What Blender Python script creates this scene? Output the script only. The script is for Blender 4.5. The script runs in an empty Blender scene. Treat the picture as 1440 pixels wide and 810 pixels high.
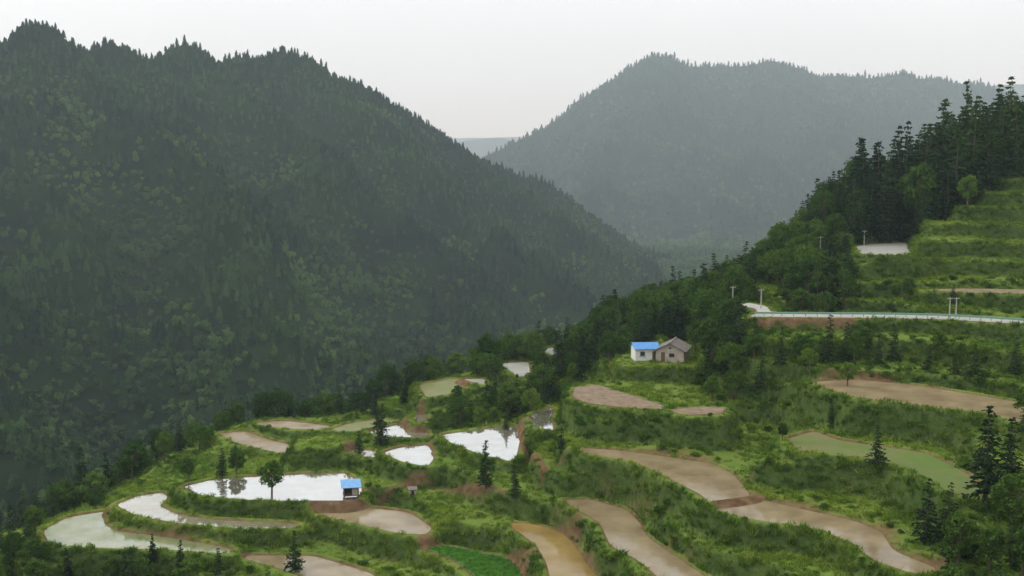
import bpy, bmesh, math, time
import numpy as np
from mathutils import Vector, Matrix
T0=time.time()
rng=np.random.default_rng(7)
scene=bpy.context.scene
scene.view_settings.view_transform='Standard'
scene.view_settings.look='None'
scene.view_settings.exposure=0

# ------------------------------------------------------------------ survey helpers
# The observation point is the world origin; features of the valley were surveyed from it
# (bearing / depression angle + elevation or distance) and are placed at true XYZ positions.
F=1544.0; TH=math.atan(175/F); CT,ST=math.cos(TH),math.sin(TH)
def ray(u,v):
    x=(u-720)/F; y=-(v-405)/F
    return np.array([x, CT+y*ST, -ST+y*CT])
def at_z(u,v,z):
    d=ray(u,v); return d*(z/d[2])
def at_d(u,v,D):
    d=ray(u,v); return d*(D/d[1])

# ------------------------------------------------------------------ noise
_tab=np.random.default_rng(3).random((256,256))
def vn(x,y):
    xi=np.floor(x).astype(np.int64); yi=np.floor(y).astype(np.int64)
    fx=x-xi; fy=y-yi
    fx=fx*fx*fx*(fx*(fx*6-15)+10); fy=fy*fy*fy*(fy*(fy*6-15)+10)
    a=_tab[xi&255,yi&255]; b=_tab[(xi+1)&255,yi&255]; c=_tab[xi&255,(yi+1)&255]; d=_tab[(xi+1)&255,(yi+1)&255]
    return (a*(1-fx)+b*fx)*(1-fy)+(c*(1-fx)+d*fx)*fy
def fbm(x,y,s,o=4,off=0.0):
    r=0;a=1;t=0
    x=np.asarray(x,float)/s+off+300.0; y=np.asarray(y,float)/s+off*1.7+300.0
    for i in range(o):
        r=r+a*vn(x,y); t+=a; a*=.5; x=x*2.03+17.1; y=y*2.03+9.7
    return r/t*2-1
def sstep(a,b,x):
    t=np.clip((x-a)/(b-a),0,1); return t*t*(3-2*t)

# ------------------------------------------------------------------ fields / ponds
def smooth_poly(p,n=2):
    p=np.array(p,float)
    q=np.roll(p,-1,0); p=np.stack([p,(p+q)/2],1).reshape(-1,p.shape[1])
    for _ in range(n):
        q=np.roll(p,-1,0); p=np.stack([p*.75+q*.25,p*.25+q*.75],1).reshape(-1,p.shape[1])
    return p
PADS=[ # name, kind, elevation, outline (survey bearings)
('rice_paddy','white',-48.0,[(258,684),(300,674),(370,669),(480,664),(495,671),(510,688),(500,704),(400,704),(330,702),(272,694)]),
('rice_paddy','whitetan',-49.7,[(163,710),(190,698),(228,692),(236,699),(224,712),(250,723),(300,731),(415,736),(418,743),(330,743),(240,734),(190,724)]),
('rice_paddy','green',-51.0,[(60,746),(95,727),(152,718),(145,735),(160,746),(240,756),(325,771),(322,779),(240,773),(130,770),(70,765)]),
('rice_paddy','tan',-51.5,[(330,781),(440,781),(480,793),(520,805),(545,822),(470,824),(400,802)]),
('rice_paddy','tan',-49.1,[(430,717),(520,714),(575,720),(608,742),(598,752),(560,750),(520,740),(470,729)]),
('rice_paddy','orange',-47.8,[(712,736),(745,735),(794,749),(810,770),(834,803),(847,822),(776,822),(768,790),(753,765)]),
('rice_paddy','tan',-45.0,[(789,703),(830,702),(880,716),(899,734),(910,755),(954,785),(1002,818),(933,818),(898,788),(858,767),(844,735)]),
('rice_paddy','tan',-40.0,[(804,629),(870,633),(930,641),(1002,652),(1030,666),(1048,686),(1055,697),(1015,703),(998,705),(983,694),(950,677),(900,652),(830,639)]),
('rice_paddy','tan',-40.35,[(1001,707),(1020,704),(1058,699),(1110,712),(1202,732),(1240,748),(1256,774),(1324,802),(1285,807),(1228,788),(1198,763),(1148,743),(1060,731),(1008,717)]),
('rice_paddy','greenpond',-36.0,[(1106,617),(1145,606),(1180,619),(1250,629),(1302,637),(1344,657),(1396,688),(1388,702),(1338,695),(1306,673),(1260,653),(1200,643),(1126,635)]),
('rice_paddy','tan',-32.0,[(1138,537),(1200,533),(1290,542),(1370,555),(1465,571),(1480,612),(1400,584),(1300,571),(1220,563),(1163,548)]),
('rice_paddy','white',-44.0,[(620,611),(680,603),(729,598),(731,620),(726,642),(717,649),(680,640),(636,624)]),
('rice_paddy','white',-45.5,[(539,637),(560,629),(605,625),(610,645),(601,656),(568,650)]),
('rice_paddy','white',-42.0,[(745,584),(778,572),(774,590),(780,606),(751,601)]),
('field','dry',-35.5,[(808,545),(840,541),(880,554),(932,570),(938,577),(870,573),(825,567),(805,559)]),
('rice_paddy','tan',-51.0,[(305,610),(345,606),(380,619),(419,627),(414,645),(385,635),(335,624)]),
('rice_paddy','tan',-50.0,[(355,595),(400,591),(468,599),(462,605),(400,603)]),
('rice_paddy','tangreen',-49.5,[(460,606),(490,595),(530,589),(565,591),(522,607)]),
('rice_paddy','white',-48.0,[(516,607),(568,595),(573,606),(603,608),(601,616),(541,614)]),
('rice_paddy','whitetan',-47.0,[(485,629),(510,631),(543,637),(530,644),(492,640)]),
('rice_paddy','white',-46.8,[(578,586),(592,580),(603,590),(590,596)]),
('field','tangreen',-44.0,[(588,541),(640,532),(668,539),(640,552),(600,561)]),
('rice_paddy','whitepale',-41.0,[(703,511),(744,508),(745,529),(733,532),(712,519)]),
('rice_paddy','whitepale',-43.3,[(650,533),(682,533),(682,542)]),
('rice_paddy','whitepale',-40.0,[(760,492),(782,488),(786,505)]),
('rice_paddy','whitepale',-17.0,[(1203,345),(1274,340),(1282,358),(1212,360)]),
('field','rice',-50.3,[(586,768),(640,769),(722,788),(745,818),(680,822),(640,787)]),
('concrete_road','concrete',-25.0,[(1052,446),(1200,447),(1320,449),(1440,456),(1560,471),(1560,463),(1440,449),(1320,443),(1200,441),(1085,440),(1078,431),(1052,426),(1040,430),(1062,434),(1066,440)]),
('field','grass',-33.6,[(872,513),(975,515),(992,503),(975,498),(880,499)]),
('field','dry',-22.0,[(1290,408),(1360,406),(1460,408),(1470,414),(1360,412)]),
('field','dry',-35.2,[(940,577),(985,572),(1020,574),(1015,582),(960,584)]),
('field','grass',-39.2,[(1040,602),(1085,600),(1100,612),(1050,618)]),
('field','grass',-45.8,[(420,618),(470,612),(490,618),(450,630)]),
('field','grass',-12.0,[(1165,302),(1270,294),(1272,303),(1168,310)]),
]
pads=[]
for nm,kd,z,uv in PADS:
    w=np.array([at_z(u,v,z) for u,v in uv])
    pads.append(dict(name=nm,kind=kd,z=z,raw=w,poly=smooth_poly(w[:,:2],2)))

# ------------------------------------------------------------------ near hillside control points
C=[]
for p in pads:
    for q in p['raw'][::(1 if len(p['raw'])<8 else 2)]: C.append(q)
P=lambda *a:[C.append(at_d(*q)) for q in a]
P((1060,455,178),(1200,455,176),(1320,456,173),(1440,464,169),(1560,480,164),
  (1300,387,200),(1440,388,197),(1540,362,198),(1440,359,205),(1360,359,207),(1300,360,208),(1240,372,200),
  (1286,330,216),(1330,295,225),(1380,272,230),(1440,246,234),(1540,212,238),
  (1330,330,213),(1400,320,215),(1440,310,216),(1540,300,215),
  (1440,222,262),(1360,246,256),(1300,272,250),(1240,300,246),(1560,180,275),(1180,322,242),(1140,345,242),
  (1100,378,240),(1040,408,240),(980,425,240),(900,445,240),(840,475,243),(790,505,245),(740,518,248),(660,532,254),(600,548,254),(540,568,252),
  (500,583,232),(420,592,226),(350,597,226),(280,622,216),(200,662,205),(130,702,190),(50,738,176),(0,748,168),(-120,765,160),
  (0,775,150),(0,815,137),(200,800,139),(250,825,132),(600,835,128),(900,845,111),(1100,845,103),(1250,850,98),(1440,835,97),
  (1440,760,106),(1440,700,114),(1350,740,109),(1200,790,107),
  (850,522,192),(830,505,204),(1000,530,178),(1080,500,167),(1150,500,165),(1220,490,167),(1020,500,176),(1030,460,183),(980,555,168),(1060,575,156),(1100,565,157),(1000,495,188),(1000,455,200),(900,475,215),
  (1020,445,197),(1050,440,190),(1120,412,198),(1200,405,194),(1150,370,215),(1200,378,205),(1440,510,157),(1300,500,163),(1440,640,124),(1240,590,144),
  (1060,640,135),(700,700,147),(640,690,153),(560,700,158),(660,760,140),(700,560,206),(150,790,141))
ridge=[(1560,180,275),(1440,222,262),(1360,246,256),(1300,272,250),(1240,300,246),(1180,322,242),(1100,378,240),(1040,408,240),(980,425,240),(900,445,240),(840,475,243),(740,518,248),(660,532,254),(600,548,254),(540,568,252),
  (500,583,232),(420,592,226),(350,597,226),(280,622,216),(200,662,205),(130,702,190),(50,738,176),(-120,765,160)]
for u,v,D in ridge:
    q=at_d(u,v,D); s=np.array([q[0]-12,q[1]+62,q[2]-42]); C.append(s)
for q in [(-260,300,-150),(-240,380,-152),(-200,490,-155),(-150,600,-160),(-100,700,-160),(0,420,-150),(0,600,-160),(150,450,-140),(300,520,-150),(400,400,-90),(300,250,20),(200,150,15),(200,60,10),
          (-180,170,-100),(-160,60,-70),(-300,0,-120),(130,100,-8),(80,60,-12),(0,0,-3),(0,30,-19),(0,62,-34),(60,0,-3),(-60,0,-16),(-60,60,-40),(300,0,10),(-70,110,-50),(0,-60,0),(0,95,-42)]:
    C.append(np.array(q,float))
C=np.array(C)
keep=[];
for i,c in enumerate(C):
    if all(np.hypot(*(C[j,:2]-c[:2]))>1.2 for j in keep): keep.append(i)
C=C[keep]
EPS=3.0
n=len(C)
A=np.zeros((n+1,n+1)); d=np.hypot(C[:,0][:,None]-C[:,0],C[:,1][:,None]-C[:,1])
A[:n,:n]=-np.sqrt(d*d+EPS*EPS)+np.eye(n)*0.35
A[:n,n]=1;A[n,:n]=1
W=np.linalg.solve(A,np.append(C[:,2],0))
def near_h(X,Y):
    X=np.asarray(X,float); Y=np.asarray(Y,float); sh=X.shape; x=X.ravel(); y=Y.ravel(); out=np.empty(len(x))
    for i in range(0,len(x),20000):
        dx=x[i:i+20000,None]-C[:,0]; dy=y[i:i+20000,None]-C[:,1]
        out[i:i+20000]=-np.sqrt(dx*dx+dy*dy+EPS*EPS)@W[:n]+W[n]
    out-=np.maximum(0,np.hypot(x,y-180)-330)*0.55
    return out.reshape(sh)

# ------------------------------------------------------------------ mountains
RID=[]
def rl(k,pts,main=False): RID.append((k,np.array([at_d(*p) for p in pts]),main))
rl(.86,[(-450,90,800),(-250,66,900),(-120,88,950),(-60,82,960),(0,60,980),(25,44,995),(42,32,1000),(60,42,1005),(82,66,1015),(105,76,1030),(150,64,1060),(190,84,1090),(225,92,1110),(245,72,1125),(262,64,1130),(282,72,1140),(305,94,1160),(335,80,1180),(355,82,1190),(375,88,1200),(400,72,1220),(420,78,1235),(440,100,1250),(500,122,1290),(560,157,1340),(620,192,1400),(690,232,1450),(760,256,1500),(830,300,1560),(900,350,1620),(960,378,1680),(1040,400,1740)],True)
rl(.80,[(75,60,1010),(150,125,930),(230,205,830),(330,315,720),(420,425,640),(500,520,590)])
rl(.80,[(262,70,1130),(340,145,1060),(440,222,980),(540,320,900),(600,410,820),(640,475,770)])
rl(.80,[(400,76,1220),(500,165,1160),(600,250,1090),(700,325,1020),(760,395,960),(790,440,920)])
rl(.80,[(560,157,1340),(660,228,1300),(760,298,1250),(840,350,1200),(890,395,1150)])
rl(.80,[(-60,84,960),(-20,160,850),(40,260,740),(110,370,640),(180,480,540),(230,560,480)])
rl(.7,[(-250,66,900),(-250,200,700),(-160,330,580),(-60,450,480),(20,560,420)])
rl(.85,[(225,92,1110),(260,195,950),(330,275,860),(420,370,770)])
rl(.85,[(-60,84,960),(60,168,900),(150,265,800),(230,375,690),(300,478,600)])
rl(.85,[(500,122,1290),(560,215,1200),(640,305,1100),(700,380,1010)])
rl(.8,[(330,315,720),(350,400,640),(380,490,560)])
rl(.8,[(110,370,640),(90,460,560),(110,560,480)])
rl(.8,[(440,222,980),(470,320,870),(520,420,780)])
rl(.75,[(690,232,1450),(800,320,1400),(880,360,1380),(930,385,1350)])
R2=.70
rl(.72,[(560,285,2300),(640,245,2400),(690,220,2450),(760,186,2520),(830,146,2600),(880,110,2660),(905,86,2690),(922,78,2700),(940,82,2710),(965,94,2720),(1000,94,2740),(1050,93,2750),(1090,86,2760),(1125,96,2780),(1150,108,2790),(1180,106,2800),(1230,110,2820),(1262,104,2830),(1290,112,2840),(1320,110,2850),(1345,118,2860),(1380,120,2870),(1440,138,2900),(1600,170,2950),(1800,190,3000)],True)
rl(R2,[(920,86,2700),(870,180,2450),(840,250,2250),(810,320,2050)])
rl(R2,[(1090,92,2760),(1060,200,2450),(1020,290,2150),(990,350,1950)])
rl(R2,[(1265,112,2830),(1240,220,2450),(1190,300,2150),(1150,350,1950)])
rl(R2,[(1440,142,2900),(1450,240,2450),(1400,300,2100)])
rl(R2,[(760,190,2520),(745,250,2300),(740,300,2150)])
rl(.8,[(1000,98,2740),(960,200,2450),(930,280,2200)])
rl(.8,[(1170,113,2800),(1140,220,2500),(1110,290,2250)])
rl(.8,[(1350,122,2860),(1340,230,2500),(1300,300,2250)])
def mtn_h(X,Y):
    X=np.asarray(X,float);Y=np.asarray(Y,float)
    wx=X+fbm(X,Y,140,3,1)*12; wy=Y+fbm(X,Y,140,3,5)*12
    out=np.full(X.shape,-400.0); kk=1+fbm(X,Y,260,2,9)*.15; dr=np.full(X.shape,1e9)
    for k,p,mn in RID:
        for i in range(len(p)-1):
            a=p[i];b=p[i+1];ab=b[:2]-a[:2];l2=(ab**2).sum()
            t=np.clip(((wx-a[0])*ab[0]+(wy-a[1])*ab[1])/l2,0,1)
            dd=np.hypot(wx-a[0]-t*ab[0],wy-a[1]-t*ab[1])
            z=a[2]+t*(b[2]-a[2])-k*kk*(np.sqrt(dd*dd+64)-8)
            np.maximum(out,z,out=out)
            if mn: dr=np.minimum(dr,dd)
    am=sstep(10,160,dr)
    rg=1-np.abs(fbm(X,Y,110,3,3))*2
    out=out+fbm(X,Y,60,4,2)*(3+6*am)+(rg-.55)*36*am
    return out
def smax(a,b,k):
    h=np.maximum(k-np.abs(a-b),0)/k; return np.maximum(a,b)+h*h*k*.25
def H0(X,Y):
    X=np.asarray(X,float);Y=np.asarray(Y,float)
    m=mtn_h(X,Y); m=smax(m,np.full(X.shape,-152.0)+fbm(X,Y,90,3)*3,20)
    nh=near_h(X,Y)
    return smax(nh,m,6)

# ------------------------------------------------------------------ near grid
RES=0.42; gx=np.arange(-150,158,RES); gy=np.arange(72,330,RES)
GX,GY=np.meshgrid(gx,gy)
hb=H0(GX,GY)
edge=np.minimum(np.minimum(GX-gx[0],gx[-1]-GX),np.minimum(GY-gy[0],gy[-1]-GY))
inner=sstep(0,12,edge)
# ancient terrace steps on the slopes
step=3.0
nz_=fbm(GX,GY,30,3,4)*1.5
t=(hb+nz_+fbm(GX,GY,5,2,8)*.10)/step
fr=t-np.floor(t)
ht=(np.floor(t)+sstep(.66,.92,fr)*.98+fr*.02)*step-nz_-.6
tm=sstep(-.4,.1,fbm(GX,GY,40,2,12)+.5)*inner
tm*=sstep(265,240,GY)
h=hb*(1-tm)+ht*tm
h+=(fbm(GX,GY,6,3,6)*.15+fbm(GX,GY,1.6,2,6)*.10)*inner
mud=np.zeros_like(h); dmin=np.full(h.shape,99.0); padz=np.full(h.shape,-999.0)
def sdist(poly,X,Y):
    d=np.full(X.shape,1e9); ins=np.zeros(X.shape,bool); m=len(poly)
    for i in range(m):
        a=poly[i];b=poly[(i+1)%m];ab=b-a;l2=(ab**2).sum()+1e-9
        tt=np.clip(((X-a[0])*ab[0]+(Y-a[1])*ab[1])/l2,0,1)
        np.minimum(d,np.hypot(X-a[0]-tt*ab[0],Y-a[1]-tt*ab[1]),out=d)
        c=(a[1]>Y)!=(b[1]>Y)
        ins^=c&(X<(b[0]-a[0])*(Y-a[1])/(b[1]-a[1]+1e-12)+a[0])
    return np.where(ins,-d,d)
for p in sorted(pads,key=lambda q:q['z']):
    lo=p['poly'].min(0)-6;hi=p['poly'].max(0)+6
    i0,i1=np.searchsorted(gx,[lo[0],hi[0]]);j0,j1=np.searchsorted(gy,[lo[1],hi[1]])
    if i1-i0<2 or j1-j0<2: continue
    s=(slice(j0,j1),slice(i0,i1)); X=GX[s];Y=GY[s]
    wob=fbm(X,Y,3,2,2)*.35
    d=sdist(p['poly'],X,Y)
    # flat bund ~0.9 m wide, then a steep riser down (or up) to the slope
    w=sstep(2.6,1.15,d+wob*.6)
    hh=h[s]; up=sstep(.2,1.2,hb[s]-p['z'])
    w=np.where(up>.5,sstep(1.7,.4,d+wob*.6),w)
    hh=hh*(1-w)+p['z']*w
    water=p['kind'] not in('dry','grass','concrete','rice')
    if water:
        hh+=(.25 if p['z']<-20 else .1)*np.exp(-((d-.65-wob*.3)/.38)**2)
        hh=np.where(d<.12+wob*.25,p['z']-.3+.3*sstep(-.5,.12,d-wob*.25),hh)
    h[s]=hh
    patch=sstep(-.25,.3,fbm(X,Y,7,3,33))
    if p['kind']=='grass': mm=np.zeros_like(d)
    elif p['kind'][:5]=='white': mm=sstep(.6,.15,d+wob)*.9
    elif p['kind']=='concrete': mm=sstep(.9,.2,d+wob)
    else: mm=np.maximum(sstep(.6,.15,d+wob),sstep(2.2,.8,d+wob*2.5)*up*patch)
    mud[s]=np.maximum(mud[s],mm)
    if p['kind']!='grass' or p['z']==-33.6: padz[s]=np.where(d<0,p['z'],padz[s])
    if p['kind']!='grass': dmin[s]=np.minimum(dmin[s],d)
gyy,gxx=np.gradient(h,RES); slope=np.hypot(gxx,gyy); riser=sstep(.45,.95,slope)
def hit(u,v,y0=85,y1=3300):
    D=np.concatenate([np.arange(y0,310,.5),np.arange(310,y1,4)]); r=ray(u,v); r=r/r[1]
    X=r[0]*D;Z=r[2]*D
    Hh=np.where(D<310,bil(X,D),bilc(X,D))
    k=np.nonzero(Z<Hh)[0]
    if len(k)==0: return None
    i=k[0]; return np.array([X[i],D[i],Hh[i]])
def bil(x,y):
    fx=np.clip((np.asarray(x,float)-gx[0])/RES,0,len(gx)-1.001);fy=np.clip((np.asarray(y,float)-gy[0])/RES,0,len(gy)-1.001)
    i=fx.astype(int);j=fy.astype(int);fx=fx-i;fy=fy-j
    return (h[j,i]*(1-fx)+h[j,i+1]*fx)*(1-fy)+(h[j+1,i]*(1-fx)+h[j+1,i+1]*fx)*fy
def samp(G,x,y):
    i=np.clip(((x-gx[0])/RES).round().astype(int),0,len(gx)-1);j=np.clip(((y-gy[0])/RES).round().astype(int),0,len(gy)-1)
    return G[j,i]
# coarse grid for the valley and the mountains
CR=8.0; cx=np.arange(-1150,1750,CR); cy=np.arange(-120,3300,CR)
CX,CY=np.meshgrid(cx,cy); ch=H0(CX,CY)
def bilg(G,x,y):
    fx=np.clip((np.asarray(x,float)-cx[0])/CR,0,len(cx)-1.001);fy=np.clip((np.asarray(y,float)-cy[0])/CR,0,len(cy)-1.001)
    i=fx.astype(int);j=fy.astype(int);fx=fx-i;fy=fy-j
    return (G[j,i]*(1-fx)+G[j,i+1]*fx)*(1-fy)+(G[j+1,i]*(1-fx)+G[j+1,i+1]*fx)*fy
def bilc(x,y): return bilg(ch,x,y)
# gully index (positive in hollows, negative on spurs): broadleaved trees fill moist gullies, pines hold the crests
def blur(G,r):
    P_=np.pad(G,((r,r),(0,0)),mode='edge'); c=np.cumsum(np.vstack([np.zeros((1,G.shape[1])),P_]),0); G=(c[2*r+1:]-c[:-2*r-1])/(2*r+1)
    P_=np.pad(G,((0,0),(r,r)),mode='edge'); c=np.cumsum(np.hstack([np.zeros((G.shape[0],1)),P_]),1); return (c[:,2*r+1:]-c[:,:-2*r-1])/(2*r+1)
gully=(blur(blur(ch,4),4)-ch)/9.0
def pathline(uvs,wid,amt=1.0):
    pts=[hit(u,v) for u,v in uvs]; pts=[p for p in pts if p is not None and p[1]<305]
    for a,b in zip(pts[:-1],pts[1:]):
        if np.hypot(*(a[:2]-b[:2]))>45: continue
        ab=b[:2]-a[:2];l2=(ab**2).sum()+1e-9
        tt=np.clip(((GX-a[0])*ab[0]+(GY-a[1])*ab[1])/l2,0,1)
        dd=np.hypot(GX-a[0]-tt*ab[0],GY-a[1]-tt*ab[1])+fbm(GX,GY,3,2,3)*.4
        np.maximum(mud,sstep(wid+.3,wid-.3,dd)*amt,out=mud)
        np.minimum(dmin,np.where(dd<wid,-.1,99),out=dmin)
pathline([(735,590),(731,606),(735,625),(752,640),(766,662)],.6)
pathline([(505,693),(560,684),(610,686),(650,693),(712,696)],.5)
pathline([(798,484),(820,488),(850,496)],.9)
pathline([(740,650),(770,655),(800,640),(812,632)],.35,.7)
pathline([(1070,453),(1130,452),(1195,451)],.8,1.0)
pathline([(232,697),(250,688),(262,682)],.4)
pathline([(606,628),(618,618),(626,612)],.4)
print('heights',time.time()-T0,n)

def grid_mesh(name,X,Y,Z,attrs={},mask=None):
    ny,nx=X.shape
    co=np.stack([X,Y,Z],-1).reshape(-1,3).astype(np.float32)
    idx=np.arange(ny*nx).reshape(ny,nx)
    f=np.stack([idx[:-1,:-1],idx[:-1,1:],idx[1:,1:],idx[1:,:-1]],-1)
    if mask is not None: f=f[mask]
    f=f.reshape(-1,4).astype(np.int32)
    me=bpy.data.meshes.new(name)
    me.vertices.add(len(co)); me.vertices.foreach_set('co',co.ravel())
    me.loops.add(f.size); me.loops.foreach_set('vertex_index',f.ravel())
    me.polygons.add(len(f)); me.polygons.foreach_set('loop_start',np.arange(0,f.size,4,dtype=np.int32))
    me.polygons.foreach_set('use_smooth',np.ones(len(f),bool))
    me.update(calc_edges=True); me.validate()
    for k,a in attrs.items():
        at=me.attributes.new(k,'FLOAT','POINT'); at.data.foreach_set('value',a.ravel().astype(np.float32))
    ob=bpy.data.objects.new(name,me); scene.collection.objects.link(ob); return ob

# ------------------------------------------------------------------ materials
def newmat(name):
    m=bpy.data.materials.new(name); m.use_nodes=True; nt=m.node_tree; nt.nodes.clear()
    o=nt.nodes.new('ShaderNodeOutputMaterial'); return m,nt,o
def N(nt,t,**k):
    n_=nt.nodes.new(t)
    for a,b in k.items(): setattr(n_,a,b)
    return n_
def mixc(nt,fac,a,b,bt='MIX'):
    m=nt.nodes.new('ShaderNodeMix'); m.data_type='RGBA'; m.blend_type=bt
    for s,v in((0,fac),(6,a),(7,b)):
        if hasattr(v,'is_linked') or hasattr(v,'links'): nt.links.new(v,m.inputs[s])
        else: m.inputs[s].default_value=v if s==0 else (*v,1)
    return m.outputs[2]
def noise(nt,scale,detail=4,rough=.55,pos=None):
    n_=N(nt,'ShaderNodeTexNoise'); n_.inputs['Scale'].default_value=scale; n_.inputs['Detail'].default_value=detail; n_.inputs['Roughness'].default_value=rough
    if pos is None: pos=N(nt,'ShaderNodeNewGeometry').outputs['Position']
    nt.links.new(pos,n_.inputs['Vector']); return n_.outputs['Fac']
def ramp(nt,fac,a,b):
    r=N(nt,'ShaderNodeMapRange'); r.inputs[1].default_value=a; r.inputs[2].default_value=b; nt.links.new(fac,r.inputs[0]); return r.outputs[0]
def simple(name,col,rough=.8,var=.3,scale=2.0,metal=0,spec=.3):
    m,nt,o=newmat(name); b=N(nt,'ShaderNodeBsdfPrincipled')
    f=ramp(nt,noise(nt,scale),.3,.7)
    c=mixc(nt,f,tuple(x*(1-var) for x in col),tuple(min(1,x*(1+var)) for x in col))
    nt.links.new(c,b.inputs['Base Color']); b.inputs['Roughness'].default_value=rough; b.inputs['Metallic'].default_value=metal
    b.inputs['Specular IOR Level'].default_value=spec
    nt.links.new(b.outputs[0],o.inputs[0]); return m
def leafmat(name,c1,c2,patch=.02,pc=(1.3,1.25,.9),tr=.25,fine=True,lo=(.72,.78,.8)):
    m,nt,o=newmat(name)
    r=N(nt,'ShaderNodeObjectInfo').outputs['Random']
    c=mixc(nt,r,c1,c2)
    f=ramp(nt,noise(nt,patch,3),.4,.62)
    c=mixc(nt,1.0,c,mixc(nt,f,lo,pc),'MULTIPLY')
    if fine:
        f2=ramp(nt,noise(nt,1.3,2),.3,.7)
        c=mixc(nt,1.0,c,mixc(nt,f2,(.6,.64,.68),(1.35,1.35,1.2)),'MULTIPLY')
    d=N(nt,'ShaderNodeBsdfDiffuse'); nt.links.new(c,d.inputs[0])
    if tr>0:
        tl=N(nt,'ShaderNodeBsdfTranslucent'); nt.links.new(c,tl.inputs[0])
        mx=N(nt,'ShaderNodeMixShader'); mx.inputs[0].default_value=tr
        nt.links.new(d.outputs[0],mx.inputs[1]); nt.links.new(tl.outputs[0],mx.inputs[2]); d=mx
    nt.links.new(d.outputs[0],o.inputs[0]); return m
M_con=leafmat('conifer_needles',(.014,.032,.016),(.036,.068,.026),tr=.1)
M_bro=leafmat('broadleaf_foliage',(.034,.078,.018),(.090,.148,.032),tr=.2)
M_bus=leafmat('bush_foliage',(.050,.105,.018),(.112,.178,.034),patch=.06)
M_gra=leafmat('grass_blades',(.105,.180,.024),(.175,.236,.040),patch=.07,pc=(1.25,1.15,.95),tr=.3,lo=(.66,.78,.75))
M_tall=leafmat('tall_bank_grass',(.064,.128,.019),(.138,.200,.035),patch=.09,pc=(1.3,1.15,.95),tr=.3,lo=(.6,.72,.72))
M_fcon=leafmat('forest_conifer_foliage',(.011,.027,.013),(.038,.066,.029),patch=.006,pc=(1.35,1.4,1.0),tr=0,fine=False)
M_fbro=leafmat('forest_broadleaf_foliage',(.026,.055,.019),(.066,.110,.034),patch=.008,pc=(1.4,1.42,1.0),tr=0,fine=False)
M_bark=simple('bark',(.10,.075,.05),.9)
# terrain
def terrain_mat(name,near=True):
    m,nt,o=newmat(name); b=N(nt,'ShaderNodeBsdfDiffuse')
    if near:
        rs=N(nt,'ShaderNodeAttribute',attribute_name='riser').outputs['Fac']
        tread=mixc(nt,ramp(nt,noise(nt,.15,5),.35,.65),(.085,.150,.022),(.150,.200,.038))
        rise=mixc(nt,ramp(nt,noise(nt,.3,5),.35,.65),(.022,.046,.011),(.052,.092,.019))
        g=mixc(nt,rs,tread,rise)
        g=mixc(nt,ramp(nt,noise(nt,1.5,5,.7),.4,.8),g,(.11,.14,.045))
        bare=ramp(nt,noise(nt,.09,6,.7),.65,.74)
        g=mixc(nt,bare,g,(.14,.095,.052))
        md=mixc(nt,ramp(nt,noise(nt,.8,5),.3,.7),(.080,.047,.025),(.170,.112,.062))
        at=N(nt,'ShaderNodeAttribute',attribute_name='mud')
        c=mixc(nt,at.outputs['Fac'],g,md)
    else:
        c=mixc(nt,ramp(nt,noise(nt,.02,5),.35,.65),(.010,.020,.009),(.020,.036,.014))
    nt.links.new(c,b.inputs[0])
    bp=N(nt,'ShaderNodeBump'); bp.inputs['Strength'].default_value=.6; bp.inputs['Distance'].default_value=.3 if near else 2.0
    nt.links.new(noise(nt,2.5 if near else .15,6,.7),bp.inputs['Height']); nt.links.new(bp.outputs[0],b.inputs['Normal'])
    nt.links.new(b.outputs[0],o.inputs[0]); return m

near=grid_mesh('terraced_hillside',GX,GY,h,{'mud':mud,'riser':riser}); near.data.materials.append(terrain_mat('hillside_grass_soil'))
cm=(CX<gx[0]+10)|(CX>gx[-1]-18)|(CY<gy[0]+10)|(CY>gy[-1]-18)
cmask=cm[:-1,:-1]|cm[1:,1:]|cm[:-1,1:]|cm[1:,:-1]
und=((CX>gx[0])&(CX<gx[-1])&(CY>gy[0])&(CY<gy[-1]))
far=grid_mesh('mountains',CX,CY,ch-1.0*und,{},cmask); far.data.materials.append(terrain_mat('mountain_ground',False))
# remote ranges
fx_=np.arange(-9000,9001,90.); fy_=np.arange(3250,13000,90.); FX,FY=np.meshgrid(fx_,fy_)
fz=np.full(FX.shape,-160.0)
def rr(pts,k):
    global fz
    p=np.array([at_d(*q) for q in pts])
    for a,b in zip(p[:-1],p[1:]):
        ab=b[:2]-a[:2];l2=(ab**2).sum();t_=np.clip(((FX-a[0])*ab[0]+(FY-a[1])*ab[1])/l2,0,1)
        fz=np.maximum(fz,a[2]+t_*(b[2]-a[2])-k*np.hypot(FX-a[0]-t_*ab[0],FY-a[1]-t_*ab[1]))
rr([(-600,180,6500),(300,200,6500),(600,205,6500),(655,197,6500),(700,192,6500),(740,199,6500),(900,190,6500),(1200,160,6300),(1380,120,6200),(1440,117,6200),(1500,125,6200),(1900,150,6200)],.35)
rr([(-900,190,9500),(500,196,9500),(640,193,9500),(720,190,9500),(900,186,9500),(1900,160,9500)],.3)
fz+=fbm(FX,FY,700,4)*18
dm=grid_mesh('distant_mountains',FX,FY,fz); dm.data.materials.append(far.data.materials[0])

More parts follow.
